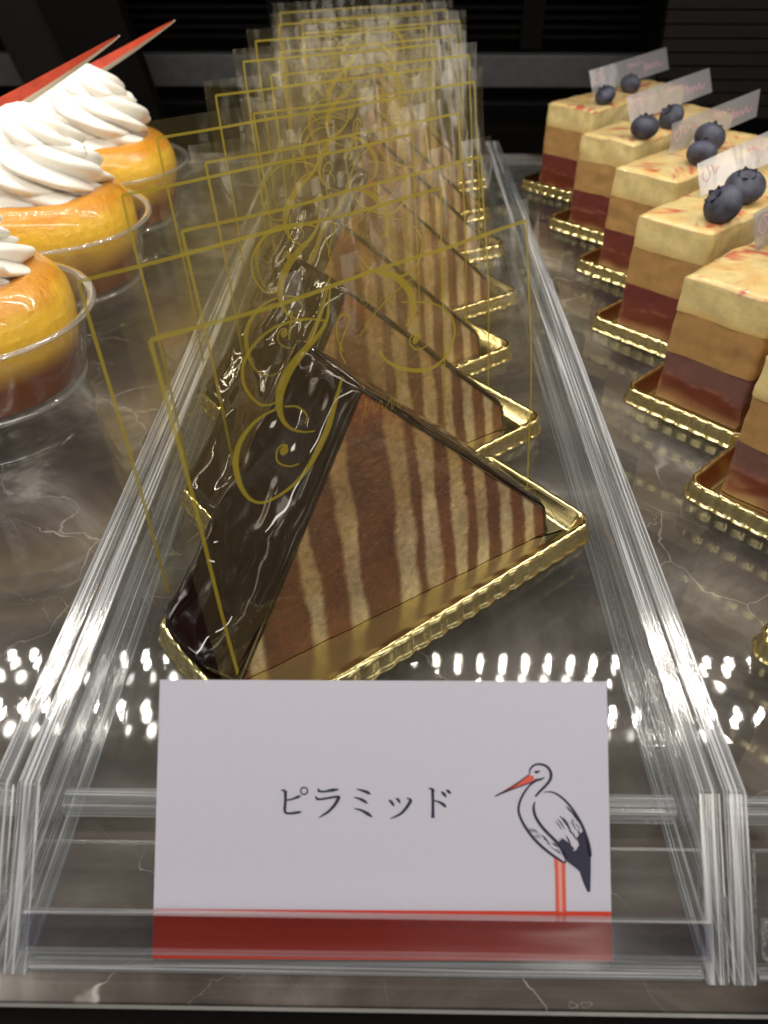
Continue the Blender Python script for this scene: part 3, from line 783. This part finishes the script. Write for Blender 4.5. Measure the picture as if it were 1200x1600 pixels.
def stick_mesh():
    """curved pointed shard, red above, white below; root at origin, along +x, tip up"""
    V = []; F = []; m_ = []; n = 30; Ls = 8.6
    for i in range(n+1):
        a = i/n; x = Ls*a; z = 3.7*a**1.15; wd = 1.0*(1-a)**.75*min(1, .6 + a*2) + .02; th = .10*(1-a*.6)
        y = .35*math.sin(a*2)
        V += [(x, y - .05, z + wd*.42), (x + .05, y - .30*wd, z - wd*.30), (x, y + .05 + th, z + wd*.38), (x + .05, y - .22*wd + th, z - wd*.34)]
        V += [(x + .1, y + .35*wd, z - wd*.62)]
    for i in range(n):
        b_ = i*5; c = b_+5
        for k, mi in ((( b_, b_+1, c+1, c), 0), ((b_+1, b_+4, c+4, c+1), 1), ((b_+4, b_+3, c+3, c+4), 1), ((b_+3, b_+2, c+2, c+3), 1), ((b_+2, b_, c, c+2), 0)):
            F.append(k); m_.append(mi)
    F.append((0,2,3,4,1)); m_.append(0)
    return V, F, m_
STV, STF, STM = stick_mesh()
def make_cup():
    t = empty('dessert_cup', W(0, 0, .01))
    wall = smooth_prof([(4.08,4.02),(3.95,3.6),(3.75,2.6),(3.55,1.75),(3.40,1.45)], 4)
    V, F, _ = lathe(wall, 110); cw = mesh_obj('cup_wall', V, F, M['cup'], t, smooth=True)
    V, F, _ = lathe([(3.40,1.45),(3.1,1.38),(.02,1.38)], 96); mesh_obj('cup_floor', V, F, M['cup'], cw, smooth=True)
    V, F, _ = lathe(smooth_prof([(3.40,1.44),(3.44,1.2),(3.42,.7),(3.46,.10),(3.60,.03),(3.60,.0)], 4), 96); mesh_obj('cup_foot', V, F, M['cup'], t, smooth=True)
    V, F, _ = lathe([(4.08,4.0),(4.2,4.06),(4.34,4.07),(4.38,4.0),(4.33,3.93),(4.2,3.92),(4.1,3.95),(4.08,4.0)], 110); mesh_obj('cup_rim', V, F, M['cuprim'], t, smooth=True)
    V, F, _ = lathe([(3.44,1.52),(3.52,1.46),(3.52,1.38),(3.44,1.32),(3.38,1.42)], 96); mesh_obj('cup_step', V, F, M['cuprim'], t, smooth=True)
    mesh_obj('soaked_cake', CK[0], CK[1], M['baba'], t, smooth=True, colors=CK[2])
    c = mesh_obj('whipped_cream', CRV, CRF, M['cream'], t, smooth=True); c.location = (-.1*S, .2*S, 4.85*S)
    s_ = mesh_obj('chocolate_shard', STV, STF, [M['red'], M['whitechoc']], t, fmats=STM, smooth=False)
    s_.location = (-1.9*S, 1.2*S, 7.2*S)
    return t
c0 = make_cup()
CUPS = [(-14.6, 32.8, 0.0, .15), (-14.7, 41.0, .5, .0), (-14.3, 23.8, -.4, -.5)]
CLAB = ['middle cup of golden soaked cake under a tall swirl of cream', 'rearmost cup of golden soaked cake, its red chocolate shard reaching highest', 'nearest cup of soaked cake, cut off at the left edge with little cream showing']
for k, (x, y, a, dummy) in enumerate(CUPS):
    o = c0 if k == 0 else copy_tree(c0)
    o.location = W(x, y, .01); o.rotation_euler.z = a
    tag(o, CLAB[k], 'dessert cup', 'cream topped cake cups in the left row')
    for ch in [c for c in COL.objects if c.parent == o and c.name.startswith('chocolate_shard')]:
        ch.rotation_euler = (0, 0, -a)
        if k == 0: ch.location = (-4.6*S, 1.2*S, 6.6*S)
        if k == 1:
            ch.location = (-1.6*S*1, 1.0*S, 6.9*S); v = Vector((-4.3*S, 1.2*S, 0)); v.rotate(Matrix.Rotation(-a, 3, 'Z')); ch.location = (v.x, v.y, 6.1*S)
    if k == 2:
        for ch in [c for c in COL.objects if c.parent == o]:
            if ch.name.startswith('chocolate_shard'): bpy.data.objects.remove(ch); continue
        for ch in [c for c in COL.objects if c.parent == o]:
            if ch.name.startswith('whipped_cream'):
                v = Vector((.2*S, .4*S, 0)); v.rotate(Matrix.Rotation(-a, 3, 'Z')); ch.location = (v.x, v.y, 4.85*S); ch.scale = (.8, .8, .8)

# ------------------------------------------------------------------ the price card
card = empty('name_card', W(-4.50, 6.12, -1.0)); card.rotation_euler = (rad(TILT), 0, rad(.5))
tag(card, 'white name card with Japanese lettering, a stork drawing and a red band at its foot', 'card')
CWd, CHt = 8.75, 5.23
mb = MB(); mb.box(0, CWd, 0, CHt, -.02, .03); mb.obj('card_sheet', M['card'], card)
def cp(px, py):       # drawing units of the card face, 706 x 436
    return ((px - 241.5)/706*CWd, (1499 - py)/436.5*CHt)
def cf(z):
    def f(u, v): return (u, v, z)
    return f
f1 = cf(.0345)
mb = MB(); b0 = cp(241.5, 1423)[1]; mb.add([f1(0.003,.003), f1(CWd-.003,.003), f1(CWd-.003,b0), f1(.003,b0)], [(0,1,2,3)]); mb.obj('red_band', M['cardred'], card)
K = CWd/706
mb = MB(); f2 = cf(.0385)
def zs(x, y): return cp(420 + x*.25, 1200 + y*.25)
def st(pts, wd, n=6): ribbon(mb, [zs(*p) for p in pts], [a*.30*K for a in wd], f2, n=n)
# pi
st([(62,150),(82,150),(102,163)], [4,12,6]); st([(91,152),(92,200),(90,250),(89,278),(100,292),(130,293),(165,288),(192,284)], [16,15,15,15,13,11,13,14,8])
st([(95,212),(130,205),(160,194),(188,182)], [8,9,10,16,6]); disc2(mb, zs(208,152), 26*.25*K, f2, n=28, rin=17*.25*K)
# ra
st([(295,136),(302,152),(330,156),(375,148),(422,142)], [6,14,11,11,18,8]); st([(280,184),(288,200),(310,204),(360,196),(410,188),(428,190)], [5,14,11,11,12,16])
st([(428,184),(420,205),(395,245),(360,282),(325,305),(300,320)], [16,18,16,13,9,4])
# mi
st([(535,138),(570,148),(600,158),(624,172)], [4,10,15,17,5]); st([(518,190),(555,200),(580,212),(606,230)], [4,10,15,16,5]); st([(520,262),(560,270),(600,290),(634,314)], [4,10,14,19,6])
# small tsu
st([(736,206),(755,222),(770,246)], [4,14,15,6]); st([(780,196),(795,205),(808,226)], [4,14,15,6]); st([(868,198),(872,212),(850,250),(815,290),(780,310),(745,324)], [8,18,16,13,10,4])
st([(846,198),(860,196),(880,212)], [3,8,10])
# do
st([(985,132),(1005,136),(1024,150)], [4,12,6]); st([(1010,136),(1012,200),(1012,260),(1012,318)], [16,15,15,18]); st([(1020,208),(1055,220),(1080,236),(1094,252)], [6,12,17,7])
st([(1062,152),(1080,166),(1096,188)], [4,14,16,6]); st([(1094,140),(1108,150),(1124,166)], [4,13,15,6])
mb.obj('lettering', M['ink'], card)
# stork
def sk(x, y): return cp(740 + x*.18333, 1170 + y*.18333)
SKK = .18333*K
mb = MB()
def so(pts, wd, n=6): ribbon(mb, [sk(*p) for p in pts], [a*SKK for a in wd], f2, n=n)
so([(462,215),(462,180),(500,140),(555,132),(610,155),(640,205),(635,260),(600,310),(550,360),(505,410)], [10,16,18,22,26,24,22,16])
so([(585,245),(555,262),(520,268),(500,280),(455,320),(410,380),(375,450),(362,530),(385,610),(430,690),(490,770),(560,840),(640,905),(700,945),(738,970),(760,955)], [8,20,26,16,18,20,22,24,24,24,22,18,14])
so([(500,455),(490,510),(505,580),(545,650),(600,715),(660,775),(715,840),(745,900),(760,945)], [10,24,26,26,26,28,34,20])
so([(575,372),(640,370),(700,395),(760,445),(815,510),(865,590),(905,670),(935,760),(955,850),(962,920)], [6,14,18,20,24,26,34,30])
so([(500,198),(522,200),(550,188)], [14,26,6], 4)
def poly(pts, m=0, f=f2):
    mb.add([f(*sk(*p)) for p in pts], [tuple(range(len(pts)))[::-1]], m)
poly([(905,700),(940,780),(962,860),(968,940),(965,1060),(958,1215),(935,1218),(905,1150),(870,1045),(830,1010),(765,960),(740,905),(715,850),(770,870),(800,850),(820,870),(845,865),(870,820),(850,760)])
poly([(690,800),(740,880),(790,900),(830,850),(780,800),(735,765)], f=cf(.0405))
rs = random.Random(4)
for a_, b_, c_, d_, w_ in ((670,620,725,690,10),(690,600,750,685,12),(710,575,775,665,13),(735,585,800,690,14),(760,490,800,545,8),(780,500,840,590,10),(800,520,860,620,10),(800,620,850,700,10),(840,640,880,690,9),(720,760,770,830,12),(760,740,800,830,16),(790,690,850,780,14),(860,690,880,760,14),(700,770,745,830,8),(830,560,900,680,9),(810,600,830,640,8),(770,650,800,720,10)):
    so([(a_,b_),((a_+c_)/2+3,(b_+d_)/2-4),(c_,d_)], [w_*.4, w_, w_*.4], 3)
for i in range(26):
    x = rs.uniform(430, 700); y = 680 + (x-430)*.72 + rs.uniform(-35, 25); so([(x,y),(x+18,y+9),(x+34,y+26)], [3,6,3], 2)
mb.obj('stork_outline', M['ink'], card)
mb = MB(); poly([(160,410),(455,225),(495,235),(492,275),(300,350)]); mb.obj('stork_beak', M['redink'], card)
mb = MB(); so([(160,410),(300,335),(455,222)], [10,14,10], 4); so([(160,410),(300,352),(492,282)], [10,12,10], 4)
mb.obj('beak_outline', M['ink'], card)
mb = MB(); poly([(665,925),(752,975),(752,1385),(670,1385)], f=cf(.0365)); mb.obj('stork_leg_fill', M['pinkink'], card)
mb = MB(); so([(672,925),(678,1100),(680,1385)], [30,28,30], 3); so([(738,970),(736,1100),(738,1385)], [32,30,32], 3); mb.obj('stork_leg_lines', M['redink'], card)
mb = MB(); f5 = cf(.0385)
x = 430.
for wd_, n_ in ((60,5),(16,0),(95,8),(20,0),(100,9),(14,0),(110,9)):
    if n_:
        pts = []
        for i in range(n_*2+1): pts.append(cp(x + wd_*i/(n_*2), 1450 - (9 if i % 2 else 0)*rs.uniform(.5, 1.3)))
        ribbon(mb, pts, 1.3*K, f5, n=4)
    x += wd_
mb.obj('script_line', M['cardscript'], card)
